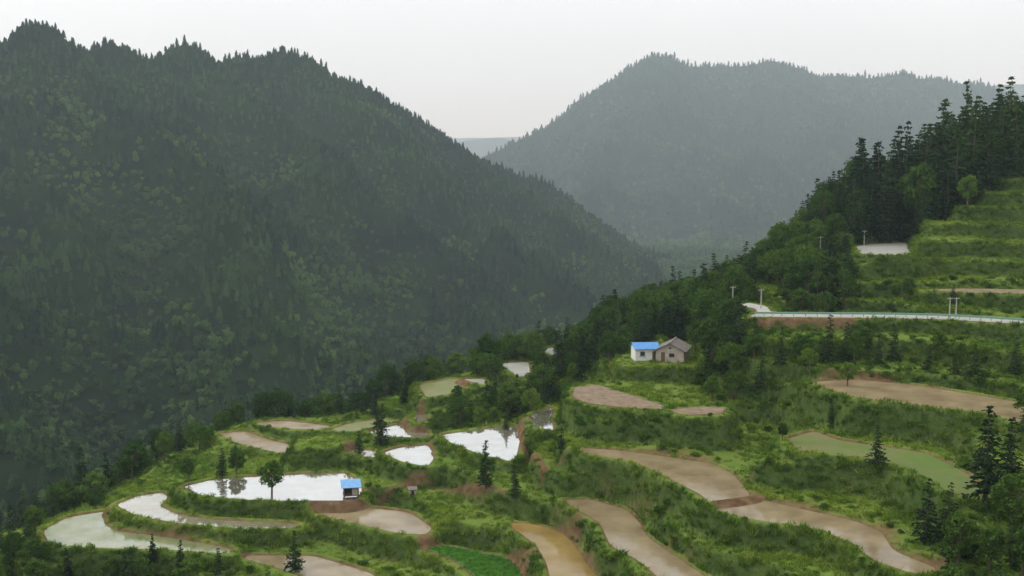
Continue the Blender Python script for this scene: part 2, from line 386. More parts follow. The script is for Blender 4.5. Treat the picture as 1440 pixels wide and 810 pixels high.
# ------------------------------------------------------------------ water
def water_mat(name,col,col2,gl,rough=.03,sc=.25):
    m,nt,o=newmat(name)
    f=ramp(nt,noise(nt,sc,5,.6),.35,.68)
    c=mixc(nt,f,col,col2)
    b=N(nt,'ShaderNodeBsdfDiffuse'); nt.links.new(c,b.inputs[0])
    g=N(nt,'ShaderNodeBsdfGlossy'); g.inputs['Roughness'].default_value=rough; g.inputs['Color'].default_value=(.78,.80,.81,1)
    bp=N(nt,'ShaderNodeBump'); bp.inputs['Strength'].default_value=.05; bp.inputs['Distance'].default_value=.02
    nt.links.new(noise(nt,3,3),bp.inputs['Height']); nt.links.new(bp.outputs[0],g.inputs['Normal'])
    mx=N(nt,'ShaderNodeMixShader')
    mr=N(nt,'ShaderNodeMapRange'); mr.inputs[1].default_value=.3; mr.inputs[2].default_value=.7; mr.inputs[3].default_value=gl[0]; mr.inputs[4].default_value=gl[1]
    nt.links.new(noise(nt,.18,5,.65),mr.inputs[0]); nt.links.new(mr.outputs[0],mx.inputs[0])
    nt.links.new(b.outputs[0],mx.inputs[1]); nt.links.new(g.outputs[0],mx.inputs[2]); nt.links.new(mx.outputs[0],o.inputs[0]); return m
KM={'white':water_mat('paddy_water_clear',(.34,.32,.26),(.23,.21,.15),(.86,.68)),
 'whitepale':water_mat('paddy_water_painted_sky',(.44,.44,.40),(.38,.38,.34),(.45,.35),.1),  # pale diffuse base paints in the sky's reflection; the gloss mirrors dark forest
 'whitetan':water_mat('paddy_water_pale',(.30,.27,.19),(.20,.18,.115),(.6,.4)),
 'tan':water_mat('paddy_water_muddy',(.235,.188,.110),(.150,.112,.062),(.05,.26),.10),
 'orange':water_mat('paddy_water_ochre',(.235,.165,.055),(.165,.112,.035),(.05,.18),.1),
 'green':water_mat('paddy_water_weedy',(.13,.165,.065),(.22,.22,.125),(.15,.42),.08,.5),
 'greenpond':water_mat('paddy_water_algae',(.095,.150,.040),(.175,.150,.080),(.04,.18),.10,.12),
 'tangreen':water_mat('paddy_sprouting',(.17,.165,.075),(.12,.145,.045),(.05,.12),.2,.4),
 'dry':simple('dry_field_soil',(.165,.122,.078),.95,.35,.9),
 'rice':simple('young_rice',(.05,.12,.025),.8,.35,1.5),
 'concrete':simple('road_concrete',(.30,.295,.27),.85,.12,.6)}
def poly_obj(name,poly,z,mat):
    bm=bmesh.new(); vs=[bm.verts.new((x,y,z)) for x,y in poly]; f=bm.faces.new(vs); bm.normal_update()
    if f.normal.z<0: f.normal_flip()
    bmesh.ops.triangulate(bm,faces=[f]); me=bpy.data.meshes.new(name); bm.to_mesh(me); bm.free()
    ob=bpy.data.objects.new(name,me); scene.collection.objects.link(ob); me.materials.append(mat); return ob
for p in pads:
    if p['kind']=='grass': continue
    poly_obj(p['name'],p['poly'],p['z']+(.05 if p['name']!='rice_paddy' else -.02),KM[p['kind']])
# ------------------------------------------------------------------ mesh building
def cards(c,size,r,up=0.0,asp=.55,dirs=None):
    n_=len(c); a=r.normal(size=(n_,3)) if dirs is None else dirs+r.normal(size=(n_,3))*.35
    a/=np.linalg.norm(a,axis=1)[:,None]; b=r.normal(size=(n_,3)); b[:,2]*=(1-up); b-=a*(a*b).sum(1)[:,None]; b/=np.linalg.norm(b,axis=1)[:,None]
    s=np.broadcast_to(np.asarray(size,float),(n_,))[:,None]
    v=np.stack([c-a*s,c-b*s*asp,c+a*s,c+b*s*asp],1).reshape(-1,3)
    f=np.arange(4*n_).reshape(-1,4); return v,f
class MB:
    def __init__(s): s.v=[];s.f=[];s.m=[];s.k=0
    def add(s,v,f,mi):
        s.v.append(np.asarray(v,float)); s.f+= [tuple(int(i)+s.k for i in q) for q in f]; s.m+=[mi]*len(f); s.k+=len(v)
    def tube(s,p,r,mi,n_=6):
        p=np.asarray(p,float); V=[];Fc=[]
        for i,(q,rad) in enumerate(zip(p,r)):
            d=p[min(i+1,len(p)-1)]-p[max(i-1,0)]; d/=np.linalg.norm(d)+1e-9
            e=np.cross(d,[.3,1,.1]); e/=np.linalg.norm(e); g=np.cross(d,e)
            for k in range(n_):
                an=2*math.pi*k/n_; V.append(q+rad*(math.cos(an)*e+math.sin(an)*g))
        for i in range(len(p)-1):
            for k in range(n_): Fc.append((i*n_+k,i*n_+(k+1)%n_,(i+1)*n_+(k+1)%n_,(i+1)*n_+k))
        s.add(V,Fc,mi)
    def mesh(s,name,mats,smooth=False):
        me=bpy.data.meshes.new(name); me.from_pydata(np.concatenate(s.v).tolist(),[],s.f)
        for m in mats: me.materials.append(m)
        me.polygons.foreach_set('material_index',s.m); me.update(); return me
def conifer(name,seed,Ht=8.,Rr=1.9,wh=20,dens=9,mat=M_con):
    r=np.random.default_rng(seed); b=MB()
    b.tube([(0,0,-.6),(.03,0,Ht*.4),(0,.04,Ht*.97)],[.17,.11,.02],0)
    cs=[];ds=[];ss=[]
    for i in range(wh):
        t=(.10+.9*(i/(wh-1))**1.0)
        z=Ht*t; rad=Rr*(1-t)**.75*(.75+.45*r.random())+.12
        nb=max(4,int(8*(1-t)+4))
        for k in range(nb):
            an=r.random()*6.283; rr_=rad*(.6+.5*r.random()); dr=np.array([math.cos(an),math.sin(an),0])
            if r.random()<.12: continue
            tip=dr*rr_+np.array([0,0,z-.22*rr_+ .25*rr_*t])
            if rr_>.7: b.tube([(0,0,z),tuple((tip+[0,0,z])*.5*np.array([1,1,1])),tuple(tip)],[.035,.025,.01],0,3)
            m=max(3,int(dens*rr_/1.2))
            for j in range(m):
                q=(j+1)/m; cc=dr*rr_*q+np.array([0,0,z-.22*rr_*q*q*(1-.6*t)])+r.normal(size=3)*[.13,.13,.06]
                side=np.array([-dr[1],dr[0],0])*(r.random()-.5)*1.2
                cs.append(cc);ds.append(dr+side+[0,0,-.15]);ss.append(.2+.14*r.random())
    v,f=cards(np.array(cs),np.array(ss),r,dirs=np.array(ds)*1.0,asp=.42); b.add(v,f,1)
    return b.mesh(name,[M_bark,mat])
def broadleaf(name,seed,Ht=7.,Rr=2.4,nc=15,per=130,mat=M_bro,trunk=.35,size=.2):
    r=np.random.default_rng(seed); b=MB(); top=Ht*.8
    b.tube([(0,0,-.6),(.1*r.normal(),.1*r.normal(),Ht*trunk),(.2*r.normal(),.2*r.normal(),top)],[.2,.14,.04],0)
    cs=[];ss=[]
    for i in range(nc):
        an=i*2.399+r.random()*.6; q=(i+.5)/nc; zz=Ht*(trunk+.02+(1-trunk-.14)*q); prof=math.sin(math.pi*min(1,.22+.75*q))**.7
        rad=Rr*prof*(.45+.5*r.random()); c=np.array([math.cos(an)*rad,math.sin(an)*rad,zz])
        b.tube([(0,0,zz*.62),tuple(c*[.5,.5,.86]),tuple(c)],[.07,.045,.015],0,4)
        cr=Rr*(.30+.18*r.random()); d_=r.normal(size=(per,3)); d_/=np.linalg.norm(d_,axis=1)[:,None]
        d_*=(cr*r.random(per)**.4)[:,None]*[1,1,.72]; cs.append(c+d_); ss.append(np.full(per,size)*(.7+.6*r.random(per)))
    v,f=cards(np.concatenate(cs),np.concatenate(ss),r); b.add(v,f,1)
    return b.mesh(name,[M_bark,mat])
def bush(name,seed,Rr=1.1,nc=7,per=55,mat=M_bus):
    r=np.random.default_rng(seed); b=MB(); cs=[]
    for i in range(nc):
        an=r.random()*6.28; rad=Rr*.7*r.random(); c=np.array([math.cos(an)*rad,math.sin(an)*rad,Rr*(.25+.5*r.random())])
        b.tube([(0,0,-.2),tuple(c)],[.03,.01],0,3)
        d_=r.normal(size=(per,3)); d_/=np.linalg.norm(d_,axis=1)[:,None]; d_*=(Rr*.48*r.random(per)**.4)[:,None]*[1,1,.8]; cs.append(c+d_)
    v,f=cards(np.concatenate(cs),.15*(.7+.6*r.random(nc*per)),r); b.add(v,f,1)
    return b.mesh(name,[M_bark,mat])
def tuft(name,seed,nb=30,R_=.55,Hh=.55,mat=M_gra,lean=.25):
    r=np.random.default_rng(seed); V=[];Fc=[]
    for i in range(nb):
        an=r.random()*6.28;rad=R_*r.random()**.6; x,y=math.cos(an)*rad,math.sin(an)*rad
        l=Hh*(.5+.8*r.random()); lx,ly=r.normal(size=2)*lean; a2=r.random()*6.28; wx,wy=math.cos(a2)*.045,math.sin(a2)*.045
        k=len(V); V+=[(x-wx,y-wy,-.1),(x+wx,y+wy,-.1),(x+wx*.8+lx*.4,y+wy*.8+ly*.4,l*.6),(x-wx*.8+lx*.4,y-wy*.8+ly*.4,l*.6),(x+lx,y+ly,l)]
        Fc+=[(k,k+1,k+2,k+3),(k+3,k+2,k+4)]
    b=MB(); b.add(V,Fc,0); return b.mesh(name,[mat])
def fcon(name,seed,Ht=9,Rr=2.1):
    r=np.random.default_rng(seed); b=MB(); V=[];Fc=[]
    ly=6
    for i in range(ly):
        t=i/ly; z=Ht*(.12+.86*t); rad=Rr*(1-t)**.6+.15; z2=z+Ht*.25*(1-.3*t); k=len(V); n_=12; V.append((r.normal()*.1,r.normal()*.1,z2))
        for j in range(n_):
            an=6.283*j/n_+r.random()*.35; q=rad*((1.12 if j%2 else .62)+.25*r.normal()*.6); V.append((math.cos(an)*q,math.sin(an)*q,z-.12*q+r.normal()*.15-(.25 if j%2 else 0)))
        for j in range(n_): Fc.append((k,k+1+j,k+1+(j+1)%n_))
    b.add(V,Fc,0)
    m=70;t=r.random(m); an=r.random(m)*6.28; rr_=(Rr*(1-t)**.6)*(.6+.5*r.random(m))
    c=np.stack([np.cos(an)*rr_,np.sin(an)*rr_,Ht*(.12+.86*t)],1); v,f=cards(c,.42,r,asp=.5,dirs=np.stack([np.cos(an),np.sin(an),-.2+0*an],1)); b.add(v,f,0)
    return b.mesh(name,[M_fcon])
def fbro(name,seed,Ht=8,Rr=3.0):
    r=np.random.default_rng(seed); b=MB(); bm=bmesh.new(); bmesh.ops.create_icosphere(bm,subdivisions=3,radius=1)
    lob=r.normal(size=(9,3)); lob/=np.linalg.norm(lob,axis=1)[:,None]
    V=[]
    for v in bm.verts:
        c=np.array(v.co); s=.55+.52*max(0,max((lob@c)))**8+.12*r.normal(); V.append((c[0]*Rr*s,c[1]*Rr*s,Ht*.55+c[2]*Ht*.45*s))
    Fc=[[v.index for v in f.verts] for f in bm.faces]; bm.free(); b.add(V,Fc,0)
    m=110;d_=r.normal(size=(m,3)); d_/=np.linalg.norm(d_,axis=1)[:,None]; s=.66+.5*np.maximum(0,(d_@lob.T).max(1))**8
    v,f=cards(d_*s[:,None]*[Rr,Rr,Ht*.45]+[0,0,Ht*.55],.48,r); b.add(v,f,0)
    return b.mesh(name,[M_fbro])
def coll(name,meshes):
    c=bpy.data.collections.new(name)
    for m in meshes: c.objects.link(bpy.data.objects.new(m.name,m))
    return c
def scatter(name,pts,rot,scl,idx,col):
    me=bpy.data.meshes.new(name); me.vertices.add(len(pts)); me.vertices.foreach_set('co',np.asarray(pts,np.float32).ravel())
    a=me.attributes.new('rot','FLOAT_VECTOR','POINT'); a.data.foreach_set('vector',np.asarray(rot,np.float32).ravel())
    a=me.attributes.new('scl','FLOAT_VECTOR','POINT'); a.data.foreach_set('vector',np.asarray(scl,np.float32).ravel())
    a=me.attributes.new('idx','INT','POINT'); a.data.foreach_set('value',np.asarray(idx,np.int32))
    ob=bpy.data.objects.new(name,me); scene.collection.objects.link(ob)
    ng=bpy.data.node_groups.new(name+'_instancer','GeometryNodeTree')
    ng.interface.new_socket('Geometry',in_out='INPUT',socket_type='NodeSocketGeometry'); ng.interface.new_socket('Geometry',in_out='OUTPUT',socket_type='NodeSocketGeometry')
    gi=ng.nodes.new('NodeGroupInput');go=ng.nodes.new('NodeGroupOutput'); ip=ng.nodes.new('GeometryNodeInstanceOnPoints'); ci=ng.nodes.new('GeometryNodeCollectionInfo')
    ci.inputs[0].default_value=col; ci.inputs[1].default_value=True; ci.inputs[2].default_value=True
    def na(nm,t):
        q=ng.nodes.new('GeometryNodeInputNamedAttribute'); q.data_type=t; q.inputs[0].default_value=nm
        return [s for s in q.outputs if s.enabled and s.name=='Attribute'][0]
    l=ng.links.new; l(gi.outputs[0],ip.inputs['Points']); l(ci.outputs[0],ip.inputs['Instance']); ip.inputs['Pick Instance'].default_value=True
    l(na('idx','INT'),ip.inputs['Instance Index']); l(na('rot','FLOAT_VECTOR'),ip.inputs['Rotation']); l(na('scl','FLOAT_VECTOR'),ip.inputs['Scale']); l(ip.outputs[0],go.inputs[0])
    md=ob.modifiers.new('instances','NODES'); md.node_group=ng; return ob
def rotscl(n_,s,var=.3,tilt=.06,hv=.15):
    ro=np.stack([rng.normal(size=n_)*tilt,rng.normal(size=n_)*tilt,rng.random(n_)*6.283],1)
    k=s*(1+var*(rng.random(n_)*2-1)); return ro,np.stack([k,k,k*(1+hv*rng.normal(size=n_))],1)

con_m=[conifer('a%d_conifer'%i,10+i,8,[1.9,1.5,2.2][i],[20,22,18][i]) for i in range(3)]
bro_m=[broadleaf('b%d_broadleaf'%i,20+i,7,[2.4,2.8,2.0][i]) for i in range(3)]
bus_m=[bush('c%d_bush'%i,30+i) for i in range(3)]
C_near=coll('woodland_parts',con_m+bro_m)
C_bush=coll('bush_parts',bus_m)
C_gra=coll('grass_parts',[tuft('g%d_tuft'%i,40+i) for i in range(4)])
C_tall=coll('bank_grass_parts',[tuft('t%d_tuft'%i,45+i,34,.5,.75,M_tall,.4) for i in range(4)])
C_far=coll('forest_parts',[fcon('f%d_conifer'%i,50+i,[7.6,8.4,7][i],[2.2,2.0,2.4][i]) for i in range(3)]+[fbro('h%d_broadleaf'%i,60+i) for i in range(3)])

# mountain forest
def jitter_grid(x0,x1,y0,y1,s):
    X,Y=np.meshgrid(np.arange(x0,x1,s),np.arange(y0,y1,s)); X=X+(rng.random(X.shape)-.5)*s*.95; Y=Y+(rng.random(X.shape)-.5)*s*.95; return X.ravel(),Y.ravel()
def visible(x,y,z,marg):
    ok=np.ones(len(x),bool)
    for t_ in np.linspace(.12,.97,40):
        X=x*t_;Y=y*t_; hh=bilc(X,Y); ok&=~(hh>z*t_+marg)
    return ok
PT=[];SC=[];IX=[];RO=[]
for (y0,y1,s,sz) in [(328,620,4.5,.80),(620,1000,5.1,.84),(1000,1400,5.7,.82),(1400,1900,6.8,.92),(1900,2400,9.5,1.35),(2400,3100,10.5,1.35)]:
    lim=.50*y1+60; x,y=jitter_grid(-lim,lim,y0,y1,s); k=(np.abs(x)<.5*y+40); x=x[k];y=y[k]
    z=bilc(x,y); k=visible(x,y,z+10*sz,14 if y0<1900 else 20)
    x=x[k];y=y[k];z=z[k]
    f=fbm(x,y,120,4,21)*.7+.3*fbm(x,y,25,2,3)+np.clip(bilg(gully,x,y),-.6,.6)*.75; low=sstep(20,-120,z)
    isb=(f+.25*low+rng.normal(size=len(x))*.15+(.12 if y0>=1400 else .06))>.14
    ro,sc=rotscl(len(x),sz,.45,.05,.2); sc[isb]*=.82; sc[isb,2]*=.9
    PT.append(np.stack([x,y,z-.5],1));RO.append(ro);SC.append(sc);IX.append(np.where(isb,3,0)+rng.integers(0,3,len(x)))
PT=np.concatenate(PT);RO=np.concatenate(RO);SC=np.concatenate(SC);IX=np.concatenate(IX)
scatter('mountain_forest',PT,RO,SC,IX,C_far); print('forest',len(PT),time.time()-T0)

# near woods : plan regions in (bearing,distance)
def inpoly(x,y,reg):
    p=np.array([((u-720)/F*D/CT*1.0,D) for u,D in reg]); return sdist(p,x,y)<0
def clears(x,y,z,ht):   # farmers clear trees just below the paddies
    k=np.ones(len(x),bool)
    for dd in np.arange(1,30,1.0):
        f_=1+dd/np.hypot(x,y); pz=samp(padz,x*f_,y*f_)
        k&=~((pz>-900)&((z+ht)*f_>pz+.3))
    return k
WOOD=[ # region, spacing, conifer share, size
([(1200,268),(1196,230),(1268,226),(1330,231),(1380,235),(1440,239),(1620,244),(1620,325),(1440,310),(1300,290)],2.7,1.1,1.6),
([(820,268),(820,238),(900,226),(980,216),(1040,212),(1120,222),(1180,222),(1230,232),(1230,262),(1100,266),(980,266)],3.4,.55,.95),
([(800,250),(800,225),(860,208),(890,205),(960,203),(975,192),(990,186),(1045,184),(1060,196),(1050,214),(900,245)],3.3,.35,.9),
([(1085,225),(1095,188),(1150,186),(1195,186),(1200,204),(1195,222)],3.3,.3,.9),
([(1230,196),(1240,184),(1440,180),(1440,186)],4.5,.1,.55),
([(1035,178),(1050,168),(1060,160),(1140,163),(1440,152),(1440,164),(1200,172)],4.0,.15,.65),
([(650,222),(632,200),(690,190),(740,193),(800,192),(840,203),(810,242),(720,247)],3.3,.6,.8),
([(-200,164),(0,170),(130,187),(280,215),(420,226),(560,243),(700,256),(820,266),(830,328),(400,328),(0,318),(-300,300)],4.0,.4,.9),
([(-60,154),(-60,134),(150,132),(345,132),(250,141),(60,144)],3.4,.3,.6),
([(1300,112),(1290,98),(1480,92),(1480,119),(1400,115)],3.4,.5,.75),
([(975,182),(980,168),(1045,164),(1075,172),(1045,184)],3.3,.25,.8),
([(840,208),(835,195),(868,192),(882,203)],3.3,.4,.75),
([(660,190),(665,172),(700,166),(760,168),(790,182),(740,192)],4.6,.6,.65),
([(100,215),(90,185),(300,200),(480,212),(600,214),(640,225),(560,240),(300,222)],6,.6,.65),
]
PT=[];SC=[];IX=[];RO=[]
regs=[(r,s,c,z) for r,s,c,z in WOOD]+[('all',12,.5,.55)]
for reg,s,cf,sz in regs:
    if reg=='all':
        x,y=jitter_grid(-130,130,98,225,s); k=(samp(dmin,x,y)>1.3)&(rng.random(len(x))<.45)&~inpoly(x,y,[(1270,180),(1270,222),(1700,235),(1700,180)])
    else:
        r_=np.array([((u-720)/F*D,D) for u,D in reg]); lo=r_.min(0)-3;hi=r_.max(0)+3
        x,y=jitter_grid(max(lo[0],gx[0]+1),min(hi[0],gx[-1]-1),max(lo[1],gy[0]),min(hi[1],gy[-1]-1),s); k=inpoly(x,y,reg)&(samp(dmin,x,y)>1.3)
    x=x[k];y=y[k]; k=(fbm(x,y,14,2,31)>-.45)|(s<3.5); x=x[k];y=y[k]
    ro,sc=rotscl(len(x),sz,.35,.05,.12)
    k=clears(x,y,bil(x,y),7*sc[:,2])|(rng.random(len(x))<.04); x=x[k];y=y[k];ro=ro[k];sc=sc[k]
    hx,hy=at_z(925,508,-33.6)[:2]; k=~((np.abs(x-hx)<7)&(y>hy-14)&(y<hy+8)); x=x[k];y=y[k];ro=ro[k];sc=sc[k]
    isc=(rng.random(len(x))+fbm(x,y,22,2,5)*.6)<cf
    PT.append(np.stack([x,y,bil(x,y)-.1],1));RO.append(ro);SC.append(sc);IX.append(np.where(isc,0,3)+rng.integers(0,3,len(x)))
PT=np.concatenate(PT);RO=np.concatenate(RO);SC=np.concatenate(SC);IX=np.concatenate(IX)
scatter('woodland',PT,RO,SC,IX,C_near); print('woods',len(PT))
# bushes
x,y=jitter_grid(-140,150,88,300,1.4); k=(np.abs(x)<.52*y+8)&(samp(dmin,x,y)>1.0); x=x[k];y=y[k]
f=fbm(x,y,18,3,41)
dens=sstep(.05,.5,f)*.26+.02+.05*samp(riser,x,y)*sstep(-.2,.4,fbm(x,y,9,2,51))
for reg,s,cf,sz in WOOD: dens=np.maximum(dens,inpoly(x,y,reg)*(.75 if s<4.2 else .2))
for reg in [[(1035,178),(1050,158),(1200,155),(1480,142),(1480,168),(1200,174)],[(1230,203),(1230,180),(1480,176),(1480,200)],[(-60,146),(-60,125),(620,125),(640,133),(400,141),(200,143)],
            [(1000,110),(1040,96),(1500,90),(1500,118),(1330,112)]]: dens=np.maximum(dens,inpoly(x,y,reg)*.4)
dens=np.where(inpoly(x,y,[(1275,204),(1275,230),(1330,229),(1440,237),(1700,244),(1700,196)]),.01,dens)
k=rng.random(len(x))<dens; x=x[k];y=y[k]
ro,sc=rotscl(len(x),.52,.65,.1,.2); k=clears(x,y,bil(x,y),1.0*sc[:,2]); x=x[k];y=y[k];ro=ro[k];sc=sc[k]
scatter('bushes',np.stack([x,y,bil(x,y)-.1],1),ro,sc,rng.integers(0,3,len(x)),C_bush); print('bush',len(x))
# grass: short on the treads, long on the banks
x,y=jitter_grid(-140,150,88,262,.72); k=(np.abs(x)<.50*y+5)&(samp(dmin,x,y)>.3+.3*rng.random(len(x))); x=x[k];y=y[k]
rs=samp(riser,x,y); k=rng.random(len(x))<np.clip(.75+fbm(x,y,5,2,3)*.8+.5*rs,.1,1)*(1-.7*samp(mud,x,y)); x=x[k];y=y[k];rs=rs[k]
ro,sc=rotscl(len(x),1.0,.45,.12,.25); sc[:,2]*=.30+.30*sstep(-.3,.4,fbm(x,y,12,2,17)); tl=rs>.4; z=bil(x,y)-.02
scatter('grass',np.stack([x,y,z],1)[~tl],ro[~tl],sc[~tl],rng.integers(0,4,(~tl).sum()),C_gra)
s2=sc[tl]; s2[:,2]=s2[:,0]*(.5+.35*rng.random(len(s2))); scatter('bank_grass',np.stack([x,y,z],1)[tl],ro[tl],s2,rng.integers(0,4,tl.sum()),C_tall); print('grass',len(x))
# young rice shoots
M_rice=leafmat('rice_blades',(.065,.19,.028),(.10,.24,.038),tr=.3)
rp=[p for p in pads if p['kind']=='rice'][0]; lo=rp['poly'].min(0);hi=rp['poly'].max(0); x,y=jitter_grid(lo[0],hi[0],lo[1],hi[1],.42); k=sdist(rp['poly'],x,y)<-.2;x=x[k];y=y[k]
ro,sc=rotscl(len(x),.6,.2,.1,.1); sc[:,2]*=.6; scatter('young_rice_plants',np.stack([x,y,0*x+rp['z']+.05],1),ro,sc,0*x.astype(int),coll('rice_parts',[tuft('r0_rice',77,mat=M_rice)]))

# individual trees
def tree(name,mesh,u,v,px,base=8.0):
    q=hit(u,v)
    if q is None or q[1]>300: return
    s=px*q[1]/F/base; ob=bpy.data.objects.new(name,mesh); scene.collection.objects.link(ob)
    ob.location=(q[0],q[1],float(bil(q[0],q[1]))-.05); ob.scale=(s,s,s); ob.rotation_euler[2]=rng.random()*6.28
for u,v,px in [(1386,706,138),(1418,702,118),(1232,662,60),(538,632,66),(683,690,70),(313,673,42),(255,806,48),(415,806,62),(988,412,62),(724,704,55),(505,641,36),(960,418,50),(332,650,28),(530,606,40),(1440,612,50),(765,530,40),(1168,600,34),(712,606,30)]:
    tree('fir_tree',con_m[rng.integers(0,3)],u,v,px)
for u,v,px in [(382,702,60),(50,762,56),(1192,546,40),(570,565,26),(1360,296,50),(1136,530,34),(20,785,40),(1440,590,50),(1100,620,26),(160,812,30),(205,812,26)]:
    tree('broadleaf_tree',bro_m[rng.integers(0,3)],u,v,px,7.0)

# ------------------------------------------------------------------ buildings
def empty(name,loc,rz=0):
    e=bpy.data.objects.new(name,None); scene.collection.objects.link(e); e.location=loc; e.rotation_euler[2]=rz; return e
def part(parent,name,verts,faces,mat,bev=0):
    me=bpy.data.meshes.new(name); me.from_pydata(verts,[],faces); me.materials.append(mat)
    bm=bmesh.new(); bm.from_mesh(me); bmesh.ops.recalc_face_normals(bm,faces=bm.faces); bm.to_mesh(me); bm.free()
    o=bpy.data.objects.new(name,me); scene.collection.objects.link(o); o.parent=parent
    return o
def box(parent,name,x0,x1,y0,y1,z0,z1,mat,bev=0):
    v=[(x,y,z) for z in(z0,z1) for x,y in((x0,y0),(x1,y0),(x1,y1),(x0,y1))]
    return part(parent,name,v,[(3,2,1,0),(4,5,6,7),(0,1,5,4),(1,2,6,5),(2,3,7,6),(3,0,4,7)],mat,bev)
M_white=simple('white_wall_paint',(.62,.61,.58),.8,.08,1.2); M_blue=simple('blue_metal_roof',(.07,.22,.48),.5,.12,1.5)
M_tile=simple('weathered_roof_tiles',(.15,.13,.115),.9,.3,3); M_pink=simple('bare_plaster_wall',(.40,.33,.28),.9,.15,1.3)
M_dark=simple('dark_window_glass',(.03,.035,.04),.3,.1,1); M_wood=simple('old_timber',(.12,.08,.05),.9,.3,4)
M_conc=KM['concrete']
def corrug(parent,name,x0,x1,p0,p1,mat,amp=.03,pitch=.25,th=.04):
    n_=int((x1-x0)/pitch*4); V=[];Fc=[]
    for i in range(n_+1):
        x=x0+(x1-x0)*i/n_; dz=amp*math.sin(2*math.pi*(x-x0)/pitch)
        V+=[(x,p0[0],p0[1]+dz),(x,p1[0],p1[1]+dz),(x,p1[0],p1[1]+dz-th),(x,p0[0],p0[1]+dz-th)]
    for i in range(n_):
        a=4*i;b=a+4
        for k in range(4): Fc.append((a+k,a+(k+1)%4,b+(k+1)%4,b+k))
    Fc+=[(0,1,2,3),(4*n_,4*n_+1,4*n_+2,4*n_+3)]
    return part(parent,name,V,Fc,mat)
# white house
q=at_z(908,508,-33.6); hz=-33.62
w=empty('white_house',(q[0],q[1]+1.5,hz),math.radians(6))
box(w,'walls',-2.0,2.0,-1.6,1.9,0,2.25,M_white)
box(w,'plinth',-2.06,2.06,-1.66,1.96,-.6,.18,M_conc)
corrug(w,'roof_front',-2.3,2.3,(-2.05,2.2),(.2,3.05),M_blue); corrug(w,'roof_back',-2.3,2.3,(.22,3.05),(2.3,2.2),M_blue)
for sx,nm in((-1,'gable_left'),(1,'gable_right')):
    x=sx*1.985; part(w,nm,[(x-.015,-1.6,2.25),(x-.015,1.9,2.25),(x-.015,.2,2.95),(x+.01,-1.6,2.25),(x+.01,1.9,2.25),(x+.01,.2,2.95)],[(0,1,2),(3,5,4),(0,3,4,1),(1,4,5,2),(2,5,3,0)],M_white)
box(w,'door',.95,1.55,-1.63,-1.605,.19,1.75,M_wood); box(w,'window_frame',-1.2,-.3,-1.64,-1.605,.95,1.75,M_conc); box(w,'window',-1.12,-.38,-1.66,-1.642,1.03,1.67,M_dark)
box(w,'window_sill',-1.28,-.22,-1.72,-1.605,.86,.945,M_conc)
# gabled farmhouse
q=at_z(946,510,-33.6)
w=empty('farmhouse',(q[0]+.2,q[1]+2.2,hz),math.radians(-18))
hw=2.35
V=[(-hw,-2.2,0),(hw,-2.2,0),(hw,-2.2,2.1),(0,-2.2,3.3),(-hw,-2.2,2.1)]; V+=[(x,3.6,z) for x,_,z in V]
part(w,'walls',V,[(0,1,2,3,4),(9,8,7,6,5),(0,5,6,1),(1,6,7,2),(2,7,8,3),(3,8,9,4),(4,9,5,0)],M_pink)
box(w,'plinth',-hw-.06,hw+.06,-2.26,3.66,-.7,.12,M_conc)
def roofslab(parent,name,sx):
    V=[];Fc=[];n_=44
    for i in range(n_+1):
        y=-2.65+(6.6)*i/n_; dz=.03*math.sin(i*1.6*math.pi)
        x1=sx*(hw+.45); V+=[(0,y,3.42+dz),(x1,y,2.02+dz),(x1,y,1.93+dz),(0,y,3.33+dz)]
    for i in range(n_):
        a=4*i;b=a+4
        for k in range(4): Fc.append((a+k,a+(k+1)%4,b+(k+1)%4,b+k))
    Fc+=[(0,1,2,3),(4*n_,4*n_+1,4*n_+2,4*n_+3)]; part(parent,name,V,Fc,M_tile)
roofslab(w,'roof_left',-1); roofslab(w,'roof_right',1)
box(w,'ridge_cap',-.16,.16,-2.7,3.98,3.40,3.52,M_tile)
box(w,'window',-.15,.75,-2.235,-2.205,1.0,1.6,M_dark); box(w,'door',-1.5,-.85,-2.235,-2.205,.13,1.75,M_wood); box(w,'upper_vent',-.2,.2,-2.235,-2.205,2.35,2.65,M_dark)
box(w,'window_sill',-.22,.82,-2.3,-2.203,.92,.995,M_conc)
# pond hut
q=at_z(492,702,-48.0)
w=empty('field_hut',(q[0],q[1]+1.2,-48.0),math.radians(12))
for i,(x,y) in enumerate(((-1,-.8),(1,-.8),(1,.9),(-1,.9))): box(w,'post_%d'%i,x-.07,x+.07,y-.07,y+.07,-.8,1.75 if y<0 else 2.1,M_wood)
box(w,'floor',-1.15,1.15,-.95,1.05,.35,.45,M_wood)
box(w,'wall_left',-1.0,-.94,-.72,.82,.46,1.6,M_wood); box(w,'wall_back',-.92,.92,.86,.92,.46,1.85,M_wood); box(w,'wall_front_panel',.1,.92,-.84,-.78,.46,1.5,simple('grey_boards',(.3,.27,.23),.9,.25,4))
corrug(w,'roof',-1.45,1.45,(-1.25,1.70),(1.3,2.25),simple('blue_sheet_roof',(.13,.30,.54),.5,.15,1.5))
# small shed
q=hit(580,695)
if q is not None:
    w=empty('tool_shed',(q[0],q[1],float(bil(q[0],q[1]))),.2); box(w,'walls',-.55,.55,-.4,.4,-.3,.75,M_pink); part(w,'roof',[(-.7,-.55,.76),(.7,-.55,.76),(.7,.55,.95),(-.7,.55,.95),(-.7,-.55,.82),(.7,-.55,.82),(.7,.55,1.01),(-.7,.55,1.01)],[(3,2,1,0),(4,5,6,7),(0,1,5,4),(1,2,6,5),(2,3,7,6),(3,0,4,7)],M_tile); box(w,'door',-.2,.2,-.43,-.405,0,.65,M_dark)
